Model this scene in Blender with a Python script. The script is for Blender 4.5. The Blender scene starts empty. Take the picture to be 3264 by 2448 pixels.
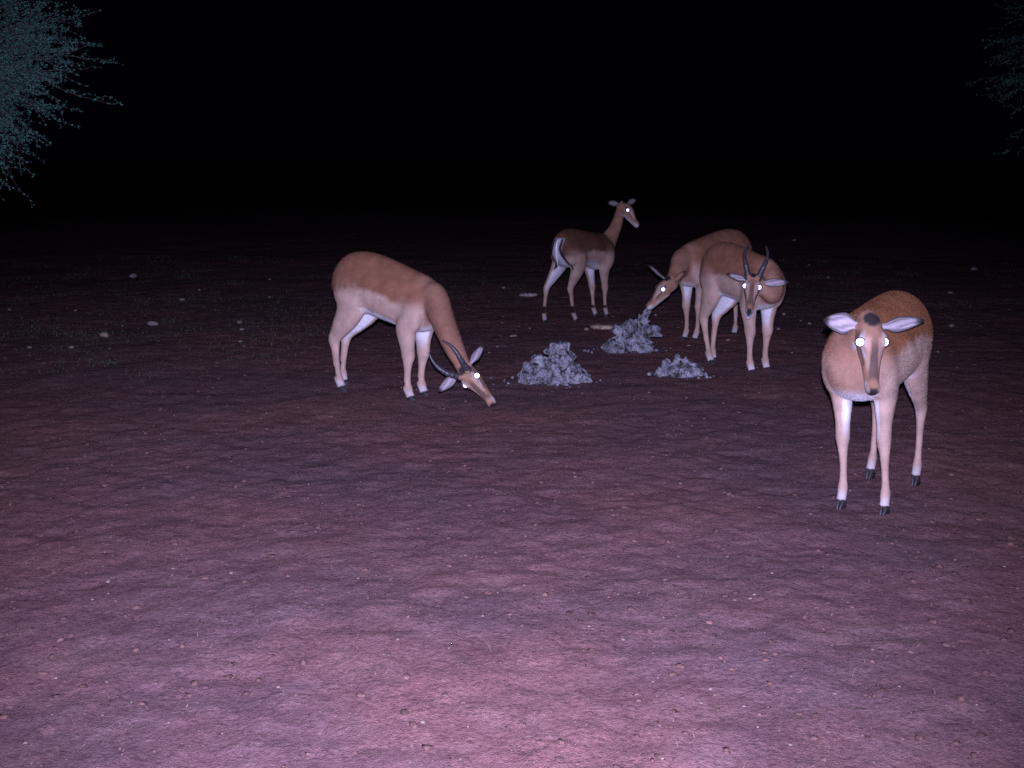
import bpy, bmesh, math, random
import numpy as np
from mathutils import Vector, Matrix, noise
from mathutils.kdtree import KDTree

R = math.radians
scene = bpy.context.scene
rng = np.random.default_rng(7)
random.seed(7)

# ------------------------------------------------------------------ camera, sky, flash, exposure
CAM_H = 1.5
cam_data = bpy.data.cameras.new('camera')
cam_data.sensor_width = 36.0
cam_data.lens = 43.46
cam_data.clip_start = 0.05
cam_data.clip_end = 600.0
cam = bpy.data.objects.new('camera', cam_data)
scene.collection.objects.link(cam)
cam.location = (0, 0, CAM_H)
cam.rotation_euler = (R(90 - 10.41), 0, 0)
scene.camera = cam

world = bpy.data.worlds.new('World')
scene.world = world
world.use_nodes = True
wn = world.node_tree
bg = wn.nodes['Background']
sky = wn.nodes.new('ShaderNodeTexSky')
sky.sky_type = 'NISHITA'
sky.sun_disc = False
sky.sun_elevation = R(-6.0)
sky.sun_rotation = R(180)
tint = wn.nodes.new('ShaderNodeMix')
tint.data_type = 'RGBA'
tint.inputs['Factor'].default_value = 0.9
tint.inputs['B'].default_value = (0.010, 0.004, 0.040, 1)
wn.links.new(sky.outputs['Color'], tint.inputs['A'])
wn.links.new(tint.outputs['Result'], bg.inputs['Color'])
bg.inputs['Strength'].default_value = 0.042

# the game camera's own flash, mounted just above its lens
FLASH = Vector((0.0, -0.03, CAM_H + 0.09))
fl = bpy.data.lights.new('camera_flash', 'SPOT')
fl.energy = 4100
fl.color = (0.56, 0.54, 1.0)
fl.shadow_soft_size = 0.018
fl.spot_size = R(69)
fl.spot_blend = 1.0
flo = bpy.data.objects.new('camera_flash', fl)
scene.collection.objects.link(flo)
flo.location = FLASH
flo.rotation_euler = (R(90 - 13.0), 0, R(1.5))

vs = scene.view_settings
vs.view_transform = 'Standard'
vs.look = 'None'
vs.exposure = 0.0
vs.gamma = 1.0
scene.cycles.use_denoising = False
scene.cycles.max_bounces = 5

C = scene.collection

# ------------------------------------------------------------------ helpers
def link(name, me, mat=None, parent=None, smooth=True, loc=None):
    o = bpy.data.objects.new(name, me)
    C.objects.link(o)
    if mat is not None and not me.materials:
        me.materials.append(mat)
    if parent is not None:
        o.parent = parent
    if loc is not None:
        o.location = loc
    if smooth and len(me.polygons):
        me.polygons.foreach_set('use_smooth', np.ones(len(me.polygons), dtype=bool))
    return o

def tag(o, label=None, cat=None, group=None, kind=None):
    if label: o['label'] = label
    if cat: o['category'] = cat
    if group: o['group'] = group
    if kind: o['kind'] = kind
    return o

def mesh_from(name, verts, faces):
    me = bpy.data.meshes.new(name)
    me.from_pydata([tuple(v) for v in verts], [], [tuple(f) for f in faces])
    me.update()
    return me

def tri_mesh(name, V, tris):
    """fast mesh from numpy vertex array and triangle index array"""
    me = bpy.data.meshes.new(name)
    n, m = len(V), len(tris)
    me.vertices.add(n)
    me.vertices.foreach_set('co', np.ascontiguousarray(V, dtype=np.float32).ravel())
    me.loops.add(m * 3)
    me.loops.foreach_set('vertex_index', np.ascontiguousarray(tris, dtype=np.int32).ravel())
    me.polygons.add(m)
    me.polygons.foreach_set('loop_start', np.arange(0, m * 3, 3, dtype=np.int32))
    me.update(calc_edges=True)
    me.validate()
    return me

def set_colors(me, cols, name='coat'):
    a = me.color_attributes.new(name, 'FLOAT_COLOR', 'POINT')
    buf = np.ones((len(me.vertices), 4), dtype=np.float32)
    buf[:, :3] = cols
    a.data.foreach_set('color', buf.ravel())

def norm(v):
    v = np.asarray(v, float)
    return v / (np.linalg.norm(v) + 1e-12)

def sstep(a, b, x):
    t = np.clip((x - a) / (b - a), 0, 1)
    return t * t * (3 - 2 * t)

def vnoise(P, scale=1.0, seed=0.0):
    return np.array([noise.noise(Vector((p[0] * scale + seed, p[1] * scale - seed, p[2] * scale + 2 * seed))) for p in P])

# ------------------------------------------------------------------ materials
def new_mat(name):
    m = bpy.data.materials.new(name)
    m.use_nodes = True
    nt = m.node_tree
    return m, nt, nt.nodes['Principled BSDF']

def N(nt, kind, **kw):
    n = nt.nodes.new(kind)
    for k, v in kw.items():
        setattr(n, k, v)
    return n

def noise_node(nt, scale, detail=5, rough=0.6, coord='Object', vec=None):
    n = N(nt, 'ShaderNodeTexNoise')
    n.inputs['Scale'].default_value = scale
    n.inputs['Detail'].default_value = detail
    n.inputs['Roughness'].default_value = rough
    if vec is None:
        tc = N(nt, 'ShaderNodeTexCoord')
        nt.links.new(tc.outputs[coord], n.inputs['Vector'])
    else:
        nt.links.new(vec, n.inputs['Vector'])
    return n

def ramp(nt, fac, stops):
    r = N(nt, 'ShaderNodeValToRGB')
    e = r.color_ramp.elements
    while len(e) < len(stops):
        e.new(0.5)
    for i, (p, c) in enumerate(stops):
        e[i].position = p
        e[i].color = (*c, 1)
    nt.links.new(fac, r.inputs['Fac'])
    return r

def mix(nt, a, b, fac=0.5, mode='MIX'):
    m = N(nt, 'ShaderNodeMix', data_type='RGBA', blend_type=mode)
    for sock, v in (('A', a), ('B', b)):
        if isinstance(v, tuple):
            m.inputs[sock].default_value = (*v, 1)
        else:
            nt.links.new(v, m.inputs[sock])
    if isinstance(fac, (int, float)):
        m.inputs['Factor'].default_value = fac
    else:
        nt.links.new(fac, m.inputs['Factor'])
    return m.outputs['Result']

def bump(nt, height, strength, dist, bsdf):
    b = N(nt, 'ShaderNodeBump')
    b.inputs['Strength'].default_value = strength
    b.inputs['Distance'].default_value = dist
    nt.links.new(height, b.inputs['Height'])
    nt.links.new(b.outputs['Normal'], bsdf.inputs['Normal'])

def coat_material(name, rough=0.85, fine=True):
    m, nt, b = new_mat(name)
    at = N(nt, 'ShaderNodeVertexColor', layer_name='coat')
    n1 = noise_node(nt, 14, 4)
    r1 = ramp(nt, n1.outputs['Fac'], [(0.3, (0.80, 0.80, 0.80)), (0.7, (1.12, 1.12, 1.12))])
    n2 = noise_node(nt, 190, 3)
    r2 = ramp(nt, n2.outputs['Fac'], [(0.3, (0.72, 0.72, 0.72)), (0.7, (1.15, 1.15, 1.15))])
    c = mix(nt, at.outputs['Color'], r1.outputs['Color'], 1.0, 'MULTIPLY')
    c = mix(nt, c, r2.outputs['Color'], 0.45 if fine else 0.2, 'MULTIPLY')
    nt.links.new(c, b.inputs['Base Color'])
    b.inputs['Roughness'].default_value = rough
    b.inputs['Specular IOR Level'].default_value = 0.12
    if fine:
        bump(nt, n2.outputs['Fac'], 0.16, 0.003, b)
    return m

def earth_material():
    m, nt, b = new_mat('red_earth')
    big = noise_node(nt, 0.55, 5)
    mid = noise_node(nt, 5.0, 6, 0.65)
    fine = noise_node(nt, 60, 6, 0.7)
    grit = noise_node(nt, 260, 3, 0.6)
    base = ramp(nt, mid.outputs['Fac'], [(0.25, (0.200, 0.103, 0.098)), (0.5, (0.262, 0.138, 0.126)), (0.75, (0.325, 0.185, 0.165))])
    patch = ramp(nt, big.outputs['Fac'], [(0.42, (0.80, 0.86, 0.92)), (0.62, (1.1, 1.0, 0.95))])
    c = mix(nt, base.outputs['Color'], patch.outputs['Color'], 1.0, 'MULTIPLY')
    fr = ramp(nt, fine.outputs['Fac'], [(0.30, (0.38, 0.36, 0.36)), (0.48, (0.9, 0.9, 0.9)), (0.62, (1.15, 1.15, 1.15)), (0.78, (1.7, 1.7, 1.7))])
    c = mix(nt, c, fr.outputs['Color'], 0.85, 'MULTIPLY')
    gr = ramp(nt, grit.outputs['Fac'], [(0.66, (0, 0, 0)), (0.74, (1, 1, 1))])
    c = mix(nt, c, (0.33, 0.22, 0.17), gr.outputs['Color'])
    nt.links.new(c, b.inputs['Base Color'])
    b.inputs['Roughness'].default_value = 0.95
    b.inputs['Specular IOR Level'].default_value = 0.1
    vor = N(nt, 'ShaderNodeTexVoronoi', feature='SMOOTH_F1'); vor.inputs['Scale'].default_value = 11; vor.inputs['Smoothness'].default_value = .6
    tc = N(nt, 'ShaderNodeTexCoord')
    warp = noise_node(nt, 6, 3)
    add = N(nt, 'ShaderNodeVectorMath', operation='MULTIPLY_ADD')
    nt.links.new(warp.outputs['Color'], add.inputs[0]); add.inputs[1].default_value = (.35, .35, 0)
    nt.links.new(tc.outputs['Object'], add.inputs[2]); nt.links.new(add.outputs['Vector'], vor.inputs['Vector'])
    h = mix(nt, mix(nt, fine.outputs['Color'], grit.outputs['Color'], 0.35), vor.outputs['Distance'], 0.30)
    h = mix(nt, h, mid.outputs['Color'], 0.25)
    bump(nt, h, 1.0, 0.055, b)
    return m

def rock_material(name, dark, light, scale=22):
    m, nt, b = new_mat(name)
    n0 = noise_node(nt, scale * .45, 4, 0.6)
    n1 = noise_node(nt, scale, 8, 0.7)
    n2 = noise_node(nt, scale * 4, 5, 0.7)
    r0 = ramp(nt, n0.outputs['Fac'], [(0.35, (0.78, 0.78, 0.79)), (0.65, (1.15, 1.15, 1.12))])
    r1 = ramp(nt, n1.outputs['Fac'], [(0.40, dark), (0.50, tuple((a * .35 + b_ * .65) for a, b_ in zip(dark, light))), (0.60, light)])
    r2 = ramp(nt, n2.outputs['Fac'], [(0.3, (0.45, 0.45, 0.45)), (0.7, (1.3, 1.3, 1.3))])
    c = mix(nt, r1.outputs['Color'], r2.outputs['Color'], 0.9, 'MULTIPLY')
    c = mix(nt, c, r0.outputs['Color'], 0.9, 'MULTIPLY')
    nt.links.new(c, b.inputs['Base Color'])
    b.inputs['Roughness'].default_value = 0.9
    b.inputs['Specular IOR Level'].default_value = 0.2
    hh = mix(nt, n1.outputs['Color'], n2.outputs['Color'], 0.4)
    bump(nt, hh, 1.0, 0.035 if scale < 20 else .014, b)
    return m

def plain_material(name, col, rough=0.7, spec=0.3, var=0.25, scale=40, metallic=0.0):
    m, nt, b = new_mat(name)
    n1 = noise_node(nt, scale, 4)
    lo = tuple(v * (1 - var) for v in col); hi = tuple(min(1, v * (1 + var)) for v in col)
    r = ramp(nt, n1.outputs['Fac'], [(0.3, lo), (0.7, hi)])
    nt.links.new(r.outputs['Color'], b.inputs['Base Color'])
    b.inputs['Roughness'].default_value = rough
    b.inputs['Specular IOR Level'].default_value = spec
    b.inputs['Metallic'].default_value = metallic
    return m

M = {}
M['coat'] = coat_material('impala_coat')
M['fur'] = coat_material('impala_fur', 0.9, False)
M['ear'] = coat_material('ear_coat', 0.9)
M['horn'] = plain_material('ridged_horn', (0.050, 0.046, 0.048), 0.42, 0.5, 0.4, 60)
M['hoof'] = plain_material('dark_hoof', (0.035, 0.030, 0.028), 0.5, 0.4)
M['eye'] = plain_material('dark_eye', (0.012, 0.008, 0.006), 0.15, 0.5, 0.1)
M['tapetum'] = plain_material('eye_tapetum', (0.95, 0.92, 0.90), 0.30, 0.5, 0.02, 20, 1.0)
M['earth'] = earth_material()
M['clod'] = rock_material('soil_clod', (0.09, 0.046, 0.036), (0.20, 0.105, 0.085), 14)
M['lick'] = rock_material('salt_lick_rock', (0.045, 0.040, 0.040), (0.40, 0.40, 0.41), 19)
M['stone'] = rock_material('pale_stone', (0.20, 0.17, 0.15), (0.48, 0.42, 0.37), 30)
M['tan_stone'] = rock_material('tan_stone', (0.30, 0.22, 0.14), (0.60, 0.47, 0.33), 30)
M['wood'] = rock_material('weathered_wood', (0.22, 0.18, 0.15), (0.46, 0.40, 0.35), 30)
M['gravel'] = rock_material('gravel_mix', (0.07, 0.045, 0.036), (0.30, 0.21, 0.17), 9)
M['bark'] = rock_material('acacia_bark', (0.05, 0.045, 0.04), (0.15, 0.135, 0.12), 40)
M['leaf'] = plain_material('acacia_leaf', (0.10, 0.29, 0.20), 0.75, 0.25, 0.35, 6)
M['grass'] = plain_material('short_grass', (0.075, 0.115, 0.060), 0.8, 0.2, 0.35, 4)
M['dry'] = plain_material('dry_litter', (0.20, 0.15, 0.10), 0.9, 0.1, 0.35, 8)

# ------------------------------------------------------------------ ground
def ground_z(x, y):
    """gentle relief of the trampled soil"""
    v = Vector((x * 0.35, y * 0.35, 0.3))
    z = noise.noise(v) * 0.035
    z += noise.noise(Vector((x * 1.7, y * 1.7, 4.0))) * 0.014
    z += noise.noise(Vector((x * 5.5, y * 5.5, 9.0))) * 0.009
    z += noise.noise(Vector((x * 14, y * 14, 19.0))) * 0.0075
    z += noise.noise(Vector((x * 29, y * 29, 29.0))) * 0.0028
    return z

def build_ground():
    ys = np.concatenate([np.linspace(-3, 2, 14, endpoint=False), np.linspace(2, 7, 230, endpoint=False), np.linspace(7, 14, 200, endpoint=False),
                         np.linspace(14, 30, 130, endpoint=False), np.geomspace(30, 400, 40)])
    u = np.linspace(-1, 1, 361)
    half = np.maximum(3.2, ys * 0.62)
    half = np.where(ys > 30, ys * 0.62 + (ys - 30) * 1.2, half)
    V = []
    for yv, hw in zip(ys, half):
        row = u * hw
        for xv in row:
            V.append((xv, yv, ground_z(xv, yv)))
    nx, ny = len(u), len(ys)
    F = []
    for j in range(ny - 1):
        o = j * nx
        for i in range(nx - 1):
            F.append((o + i, o + i + 1, o + nx + i + 1, o + nx + i))
    me = mesh_from('ground', V, F)
    return tag(link('ground', me, M['earth']), kind='structure')
build_ground()

# ------------------------------------------------------------------ lofted tubes and remeshing
def catmull(P, t):
    """P: (n,k) control rows, t: params in [0,n-1]"""
    n = len(P)
    i = np.clip(np.floor(t).astype(int), 0, n - 2)
    f = (t - i)[:, None]
    p0 = P[np.maximum(i - 1, 0)]; p1 = P[i]; p2 = P[i + 1]; p3 = P[np.minimum(i + 2, n - 1)]
    return 0.5 * ((2 * p1) + (-p0 + p2) * f + (2 * p0 - 5 * p1 + 4 * p2 - p3) * f ** 2 + (-p0 + 3 * p1 - 3 * p2 + p3) * f ** 3)

class Tube:
    """rows: (center xyz, r_lateral, r_dorsoventral, lateral vector xyz)"""
    def __init__(self, kind, rows, step=0.014, seg=22, side=0, up=None):
        P = np.array([list(r[0]) + [r[1], r[2]] + list(r[3]) for r in rows], float)
        L = [0]
        for a, b in zip(P[:-1], P[1:]):
            L.append(max(2, int(round(np.linalg.norm(b[:3] - a[:3]) / step))))
        t = np.concatenate([np.linspace(i, i + 1, L[i + 1], endpoint=False) for i in range(len(P) - 1)] + [[len(P) - 1]])
        Q = catmull(P, t)
        cen = Q[:, :3]; rl = np.maximum(Q[:, 3], .002); rd = np.maximum(Q[:, 4], .002); lat = Q[:, 5:8]
        tan = np.gradient(cen, axis=0)
        tan /= np.linalg.norm(tan, axis=1)[:, None] + 1e-9
        lat = lat - (lat * tan).sum(1)[:, None] * tan
        lat /= np.linalg.norm(lat, axis=1)[:, None] + 1e-9
        dor = np.cross(tan, lat)          # 'up' side of the ring
        ph = np.linspace(0, 2 * np.pi, seg, endpoint=False)
        egg = 1 - 0.10 * np.cos(ph) if kind == 'trunk' else np.ones(seg)
        V = (cen[:, None, :] + (rl[:, None] * (np.sin(ph) * egg)[None, :])[:, :, None] * lat[:, None, :]
             + (rd[:, None] * np.cos(ph)[None, :])[:, :, None] * dor[:, None, :])
        n = len(cen)
        self.kind, self.side = kind, side
        self.V = np.concatenate([V.reshape(-1, 3), cen[:1] - tan[:1] * rd[0] * .25, cen[-1:] + tan[-1:] * rd[-1] * .25])
        F = []
        for j in range(n - 1):
            for i in range(seg):
                k = (i + 1) % seg
                F.append((j * seg + i, (j + 1) * seg + i, (j + 1) * seg + k, j * seg + k))
        a, b = n * seg, n * seg + 1
        for i in range(seg):
            k = (i + 1) % seg
            F.append((a, i, k)); F.append((b, (n - 1) * seg + k, (n - 1) * seg + i))
        self.F = F
        tt = t / (len(P) - 1)
        self.t = np.concatenate([np.repeat(tt, seg), [0, 1]])
        self.ph = np.concatenate([np.tile(np.cos(ph), n), [0, 0]])
        self.tan = np.concatenate([np.repeat(tan, seg, axis=0), tan[:1], tan[-1:]])

def ellipsoid_tube(kind, c, ax, r_long, rl, rd, lat, side=0):
    ax = norm(ax); c = np.asarray(c, float)
    rows = []
    for s in (-.98, -.85, -.55, 0, .55, .85, .98):
        k = math.sqrt(1 - s * s)
        rows.append((c + ax * r_long * s, rl * k, rd * k, lat))
    return Tube(kind, rows, step=0.006, seg=14, side=side)

def remesh(name, VF, voxel, smooth_iter, extra=None):
    V = []; F = []; o = 0
    for v, f in VF:
        V.append(np.asarray(v)); F += [tuple(i + o for i in q) for q in f]; o += len(v)
    V = np.concatenate(V)
    me = mesh_from(name + '_src', V, F)
    ob = bpy.data.objects.new(name + '_src', me)
    C.objects.link(ob)
    m = ob.modifiers.new('r', 'REMESH'); m.mode = 'VOXEL'; m.voxel_size = voxel; m.use_smooth_shade = True
    s = ob.modifiers.new('s', 'SMOOTH'); s.factor = 0.5; s.iterations = smooth_iter
    dg = bpy.context.evaluated_depsgraph_get()
    out = bpy.data.meshes.new_from_object(ob.evaluated_get(dg))
    out.name = name
    bpy.data.objects.remove(ob); bpy.data.meshes.remove(me)
    return out

def mesh_co(me):
    a = np.empty(len(me.vertices) * 3, dtype=np.float32); me.vertices.foreach_get('co', a)
    n = np.empty(len(me.vertices) * 3, dtype=np.float32); me.vertices.foreach_get('normal', n)
    return a.reshape(-1, 3).astype(float), n.reshape(-1, 3).astype(float)

# ------------------------------------------------------------------ impala
SADDLE = np.array((0.262, 0.122, 0.066))
TAN = np.array((0.52, 0.362, 0.262))
NECK = np.array((0.345, 0.187, 0.115))
WHITE = np.array((0.80, 0.78, 0.76))
BLACK = np.array((0.022, 0.018, 0.018))
EAR_IN = np.array((0.44, 0.38, 0.38))
FACE = np.array((0.35, 0.195, 0.115))

TRUNK = [  # x forward, top z, bottom z, half width
    (-.465, .775, .690, .040), (-.435, .830, .610, .082), (-.375, .878, .555, .122), (-.280, .900, .515, .142),
    (-.150, .895, .500, .146), (.000, .878, .492, .154), (.120, .866, .485, .156), (.240, .862, .475, .142),
    (.330, .850, .490, .118), (.400, .815, .530, .092), (.440, .770, .590, .062)]
HIND = [  # x, z, r_sagittal, r_lateral, lateral inset
    (-.285, .760, .120, .052, .072), (-.262, .660, .142, .072, .088), (-.235, .585, .118, .062, .098), (-.262, .510, .080, .046, .102),
    (-.318, .430, .050, .032, .100), (-.368, .365, .034, .024, .098), (-.385, .330, .031, .023, .097), (-.377, .270, .0205, .0165, .096),
    (-.366, .190, .0165, .0135, .095), (-.354, .110, .0170, .0145, .094), (-.345, .082, .0220, .0185, .094), (-.325, .045, .0185, .0175, .094), (-.315, .028, .020, .019, .094)]
FORE = [
    (.275, .770, .060, .035, .080), (.290, .690, .090, .050, .100), (.275, .600, .085, .055, .104), (.235, .525, .064, .046, .096),
    (.232, .455, .046, .036, .088), (.240, .370, .0330, .0270, .084), (.248, .305, .0305, .0265, .082), (.246, .262, .0225, .0200, .082),
    (.245, .190, .0160, .0140, .080), (.246, .115, .0165, .0145, .080), (.250, .082, .0220, .0190, .080), (.268, .045, .0180, .0175, .080), (.277, .028, .020, .019, .080)]
HEAD = [  # along nose axis, centre offset up, half height, half width
    (-.030, -.006, .040, .036), (.005, -.002, .056, .046), (.045, -.003, .064, .052), (.085, -.008, .064, .054),
    (.120, -.016, .058, .047), (.155, -.024, .049, .038), (.190, -.031, .042, .032), (.225, -.036, .036, .0285),
    (.252, -.039, .032, .0280), (.272, -.041, .024, .0230), (.282, -.042, .012, .012)]

LEG_K = 1.28
def make_impala(label, root, yaw, scale, drop, legs, neck, head, ears, horns=False, tail=None, mouth_open=0.0,
                belly=0.0, arch=0.0, hair=26000, sex_black=True, group='impalas at the salt lick', coat=1.0, bend=0.0, look=(True, True), leg_k=1.0, saddle=1.0, saddle_z=.655, wide=1.0, rump=0.0):
    root = np.array(root, float)
    cy, sy = math.cos(yaw), math.sin(yaw)
    fwd = np.array((cy, sy, 0.0)); left = np.array((-sy, cy, 0.0)); up = np.array((0, 0, 1.0))
    def L(x, y, z):
        return root + scale * (fwd * x + left * (y + bend * max(0.0, x + .1) ** 2) + up * z)
    emp = bpy.data.objects.new('impala', None); C.objects.link(emp); emp.location = root
    emp.empty_display_size = 0.2
    tag(emp, label, 'impala', group)
    def dz(x):
        a = float(sstep(-.30, .36, np.array(x)))
        return -drop * a + arch * (1 - min(1.0, ((x + .08) / .36) ** 2))
    tubes = []
    rows = []
    for x, zt, zb, w in TRUNK:
        zt2 = zt + dz(x); zb2 = zb + dz(x) * .85 - belly * math.exp(-((x - .0) / .2) ** 2)
        zt2 -= rump * float(sstep(-.22, -.46, np.array(x)))
        rows.append((L(x, 0, (zt2 + zb2) / 2), w * scale * wide, (zt2 - zb2) / 2 * scale, left))
    tubes.append(Tube('trunk', rows, step=0.016, seg=30))
    hoof_at = []
    for key, base, sgn, front in (('HL', HIND, 1, 0), ('HR', HIND, -1, 0), ('FL', FORE, 1, 1), ('FR', FORE, -1, 1)):
        tx, ty = legs[key]
        v = (np.array((tx, ty, 0)) - root * (1, 1, 0)) / scale
        dx = v @ fwd - base[-1][0] - .012; dy = v @ left - sgn * base[-1][4]
        top = base[0][1]
        d0 = dz(base[1][0]) if front else 0.0
        rows = []
        for x, z, rs, rl_, ins in base:
            k = min(1.0, max(0.0, (top * .82 - z) / (top * .82)))
            zz = z + d0 * min(1.0, max(0.0, (z - .10) / .45))
            p = L(x + dx * k, sgn * ins + dy * k, zz)
            lk_ = (1 + (LEG_K * leg_k - 1) * float(sstep(.62, .40, np.array(z)))) * scale
            rows.append((p, rl_ * lk_, rs * lk_, left))
        tb = Tube('fore' if front else 'hind', rows, step=0.012, seg=16, side=sgn)
        tubes.append(tb)
        hoof_at.append((rows[-1][0], front))
    # neck and head
    poll = np.array(head['poll'], float); hf = norm(head['nose']); hu = np.array(head['up'], float)
    hu = norm(hu - hf * np.dot(hu, hf)); hl = np.cross(hu, hf)
    hs = scale * head.get('size', 1.0)
    def Hd(f, l, u):
        return poll + hs * (hf * f + hl * l + hu * u)
    nrows = []
    nk = len(neck)
    start = [(L(.20, 0, .685 + dz(.2)), .112, .135), (L(.33, 0, .690 + dz(.33)), .100, .128)]
    pts = start + [(np.array(p[:3], float), p[3], p[4]) for p in neck] + [(Hd(-.005, 0, -.012), .047, .058), (Hd(.03, 0, -.010), .046, .055)]
    for i, (p, rl_, rd_) in enumerate(pts):
        w = i / (len(pts) - 1)
        w = w * w * (3 - 2 * w)
        nrows.append((p, rl_ * scale, rd_ * scale, norm(left * (1 - w) + hl * w)))
    tubes.append(Tube('neck', nrows, step=0.013, seg=22))
    hrows = [(Hd(f, 0, u), w * hs, h * hs, hl) for f, u, h, w in HEAD]
    tubes.append(Tube('head', hrows, step=0.007, seg=22))
    for sgn in (1, -1):      # brows, cheeks, nostril wings
        tubes.append(ellipsoid_tube('head', Hd(.080, sgn * .040, .026), hf, .034 * hs, .020 * hs, .020 * hs, hl))
        tubes.append(ellipsoid_tube('head', Hd(.085, sgn * .026, -.040), hf, .050 * hs, .020 * hs, .026 * hs, hl))
        tubes.append(ellipsoid_tube('head', Hd(.262, sgn * .016, -.024), hf, .018 * hs, .012 * hs, .013 * hs, hl))
        if horns:
            tubes.append(ellipsoid_tube('head', Hd(.035, sgn * .030, .050), hu, .030 * hs, .021 * hs, .021 * hs, hl))
    # lower jaw
    ja = mouth_open
    jd = norm(hf * math.cos(ja) - hu * math.sin(ja))
    j0 = Hd(.10, 0, -.052)
    jrows = [(j0 + hs * jd * a, w * hs, h * hs, hl) for a, h, w in ((0, .022, .030), (.05, .021, .026), (.10, .017, .021), (.145, .014, .019), (.162, .008, .012))]
    tubes.append(Tube('jaw', jrows, step=0.008, seg=14))
    # ear roots
    for e in ears:
        b = np.array(e['base'], float); e['cen'] = Hd(.0, 0, .01)
        tubes.append(ellipsoid_tube('head', b * .48 + Hd(.0, 0, .004) * .52, b - Hd(.0, 0, .01), .030 * hs, .015 * hs, .015 * hs, hf))
    body = remesh('body', [(t.V - root, t.F) for t in tubes], 0.0062, 5)
    co, no = mesh_co(body)
    # --- coat colours from where each point lies on the animal
    srcV = np.concatenate([t.V for t in tubes]) - root
    tid = np.concatenate([np.full(len(t.V), i) for i, t in enumerate(tubes)])
    st = np.concatenate([t.t for t in tubes]); sp = np.concatenate([t.ph for t in tubes]); stan = np.concatenate([t.tan for t in tubes])
    kd = KDTree(len(srcV))
    for i, v in enumerate(srcV):
        kd.insert(v, i)
    kd.balance()
    kinds = np.array([t.kind for t in tubes]); sides = np.array([t.side for t in tubes])
    nv = len(co)
    W = {k: np.zeros(nv) for k in ('trunk', 'hind', 'fore', 'neck', 'head', 'jaw')}
    tt = np.zeros(nv); pp = np.zeros(nv); ta = np.zeros((nv, 3)); sd = np.zeros(nv)
    flow_sign = {'trunk': -1, 'hind': 1, 'fore': 1, 'neck': -1, 'head': -1, 'jaw': -1}
    for i in range(nv):
        hits = kd.find_n(co[i], 5)
        ws = 0
        for _, j, d in hits:
            w = 1.0 / (d + 0.004)
            ws += w; k = kinds[tid[j]]
            W[k][i] += w; tt[i] += w * st[j]; pp[i] += w * sp[j]; ta[i] += w * stan[j] * flow_sign[k]; sd[i] += w * sides[tid[j]]
        for k in W: W[k][i] /= ws
        tt[i] /= ws; pp[i] /= ws; sd[i] /= ws
    # soften the joins between trunk, neck and shoulders
    ed = np.empty(len(body.edges) * 2, dtype=np.int32); body.edges.foreach_get('vertices', ed); ed = ed.reshape(-1, 2)
    deg = np.bincount(ed.ravel(), minlength=nv)[:, None] + 1e-9
    hz = (co[:, 2] / scale)
    sw = np.clip(W['trunk'] + W['neck'] * sstep(.98, .75, tt) + (W['fore'] + W['hind']) * sstep(.46, .60, hz), 0, 1)
    sw = (sw * (1 - np.clip(W['head'] * 3 + W['jaw'] * 3, 0, 1)))[:, None] * .55
    for _ in range(60):
        acc = np.zeros_like(co)
        for ax_ in range(3):
            acc[:, ax_] = np.bincount(ed[:, 0], co[ed[:, 1], ax_], nv) + np.bincount(ed[:, 1], co[ed[:, 0], ax_], nv)
        co = co + sw * (acc / deg - co)
    body.vertices.foreach_set('co', co.astype(np.float32).ravel()); body.update()
    co, no = mesh_co(body)
    rel = co / scale
    lx = rel @ fwd; ly = rel @ left - bend * np.maximum(0, lx + .1) ** 2; lz = rel[:, 2]
    drp = -drop * sstep(-.30, .36, lx) * sstep(.10, .55, lz) + arch * (1 - np.minimum(1, ((lx + .08) / .36) ** 2)) * sstep(.3, .6, lz)
    rz = lz - drp
    nfw = no @ fwd; nlf = no @ left
    nz1 = vnoise(co, 16, 3.1); nz2 = vnoise(co, 55, 8.7)
    wob = nz1 * .014 + nz2 * .003
    # trunk
    sad_edge = saddle_z + .025 * np.cos(lx * 7) + wob
    a = sstep(sad_edge - .024, sad_edge + .024, rz)[:, None]
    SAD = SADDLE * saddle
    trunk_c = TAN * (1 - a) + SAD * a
    wb = .535 - .015 * np.sin(lx * 6) + wob * .7
    w_ = (1 - sstep(wb - .012, wb + .012, rz - .0))[:, None]
    w_ = np.maximum(w_, (sstep(.55, .9, -no[:, 2]) * sstep(.70, .5, rz))[:, None] * 1.0)
    trunk_c = trunk_c * (1 - w_) + WHITE * w_
    a = (sstep(.25, .37, lx) * sstep(.50, .58, rz) * .85)[:, None]
    trunk_c = trunk_c * (1 - a) + NECK * a
    # legs
    hz_edge = .69 + wob
    a = sstep(hz_edge - .09, hz_edge + .06, rz)[:, None]
    hind_c = TAN * .97 * (1 - a) + SAD * 1.05 * a
    inner = (sstep(.25, .75, -nlf * np.sign(sd + 1e-6)) * sstep(.26, .40, lz) * sstep(.72, .62, lz))[:, None]
    hind_c = hind_c * (1 - inner) + WHITE * inner
    fore_c = np.repeat((TAN * .98)[None, :], nv, 0)
    a = sstep(.62, .74, rz + wob)[:, None]
    fore_c = fore_c * (1 - a) + SAD * 1.1 * a
    inner_f = (sstep(.2, .7, -nlf * np.sign(sd + 1e-6)) * sstep(.28, .42, lz) * sstep(.60, .5, lz))[:, None]
    fore_c = fore_c * (1 - inner_f) + WHITE * inner_f
    for arr, lo, hi, back in ((hind_c, .085, .165, .15), (fore_c, .085, .125, .35)):
        tuft = (sstep(lo, lo + .012, lz) * (1 - sstep(hi - .012, hi, lz)) * sstep(back - .6, back, -nfw))[:, None]
        arr[:] = arr * (1 - tuft) + BLACK * tuft
        past = (1 - sstep(.045, .085, lz))[:, None] * .6
        arr[:] = arr * (1 - past) + WHITE * .8 * past
    # neck
    thr = sstep(.80, 1.0, -pp) * sstep(.60, .95, tt)
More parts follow.
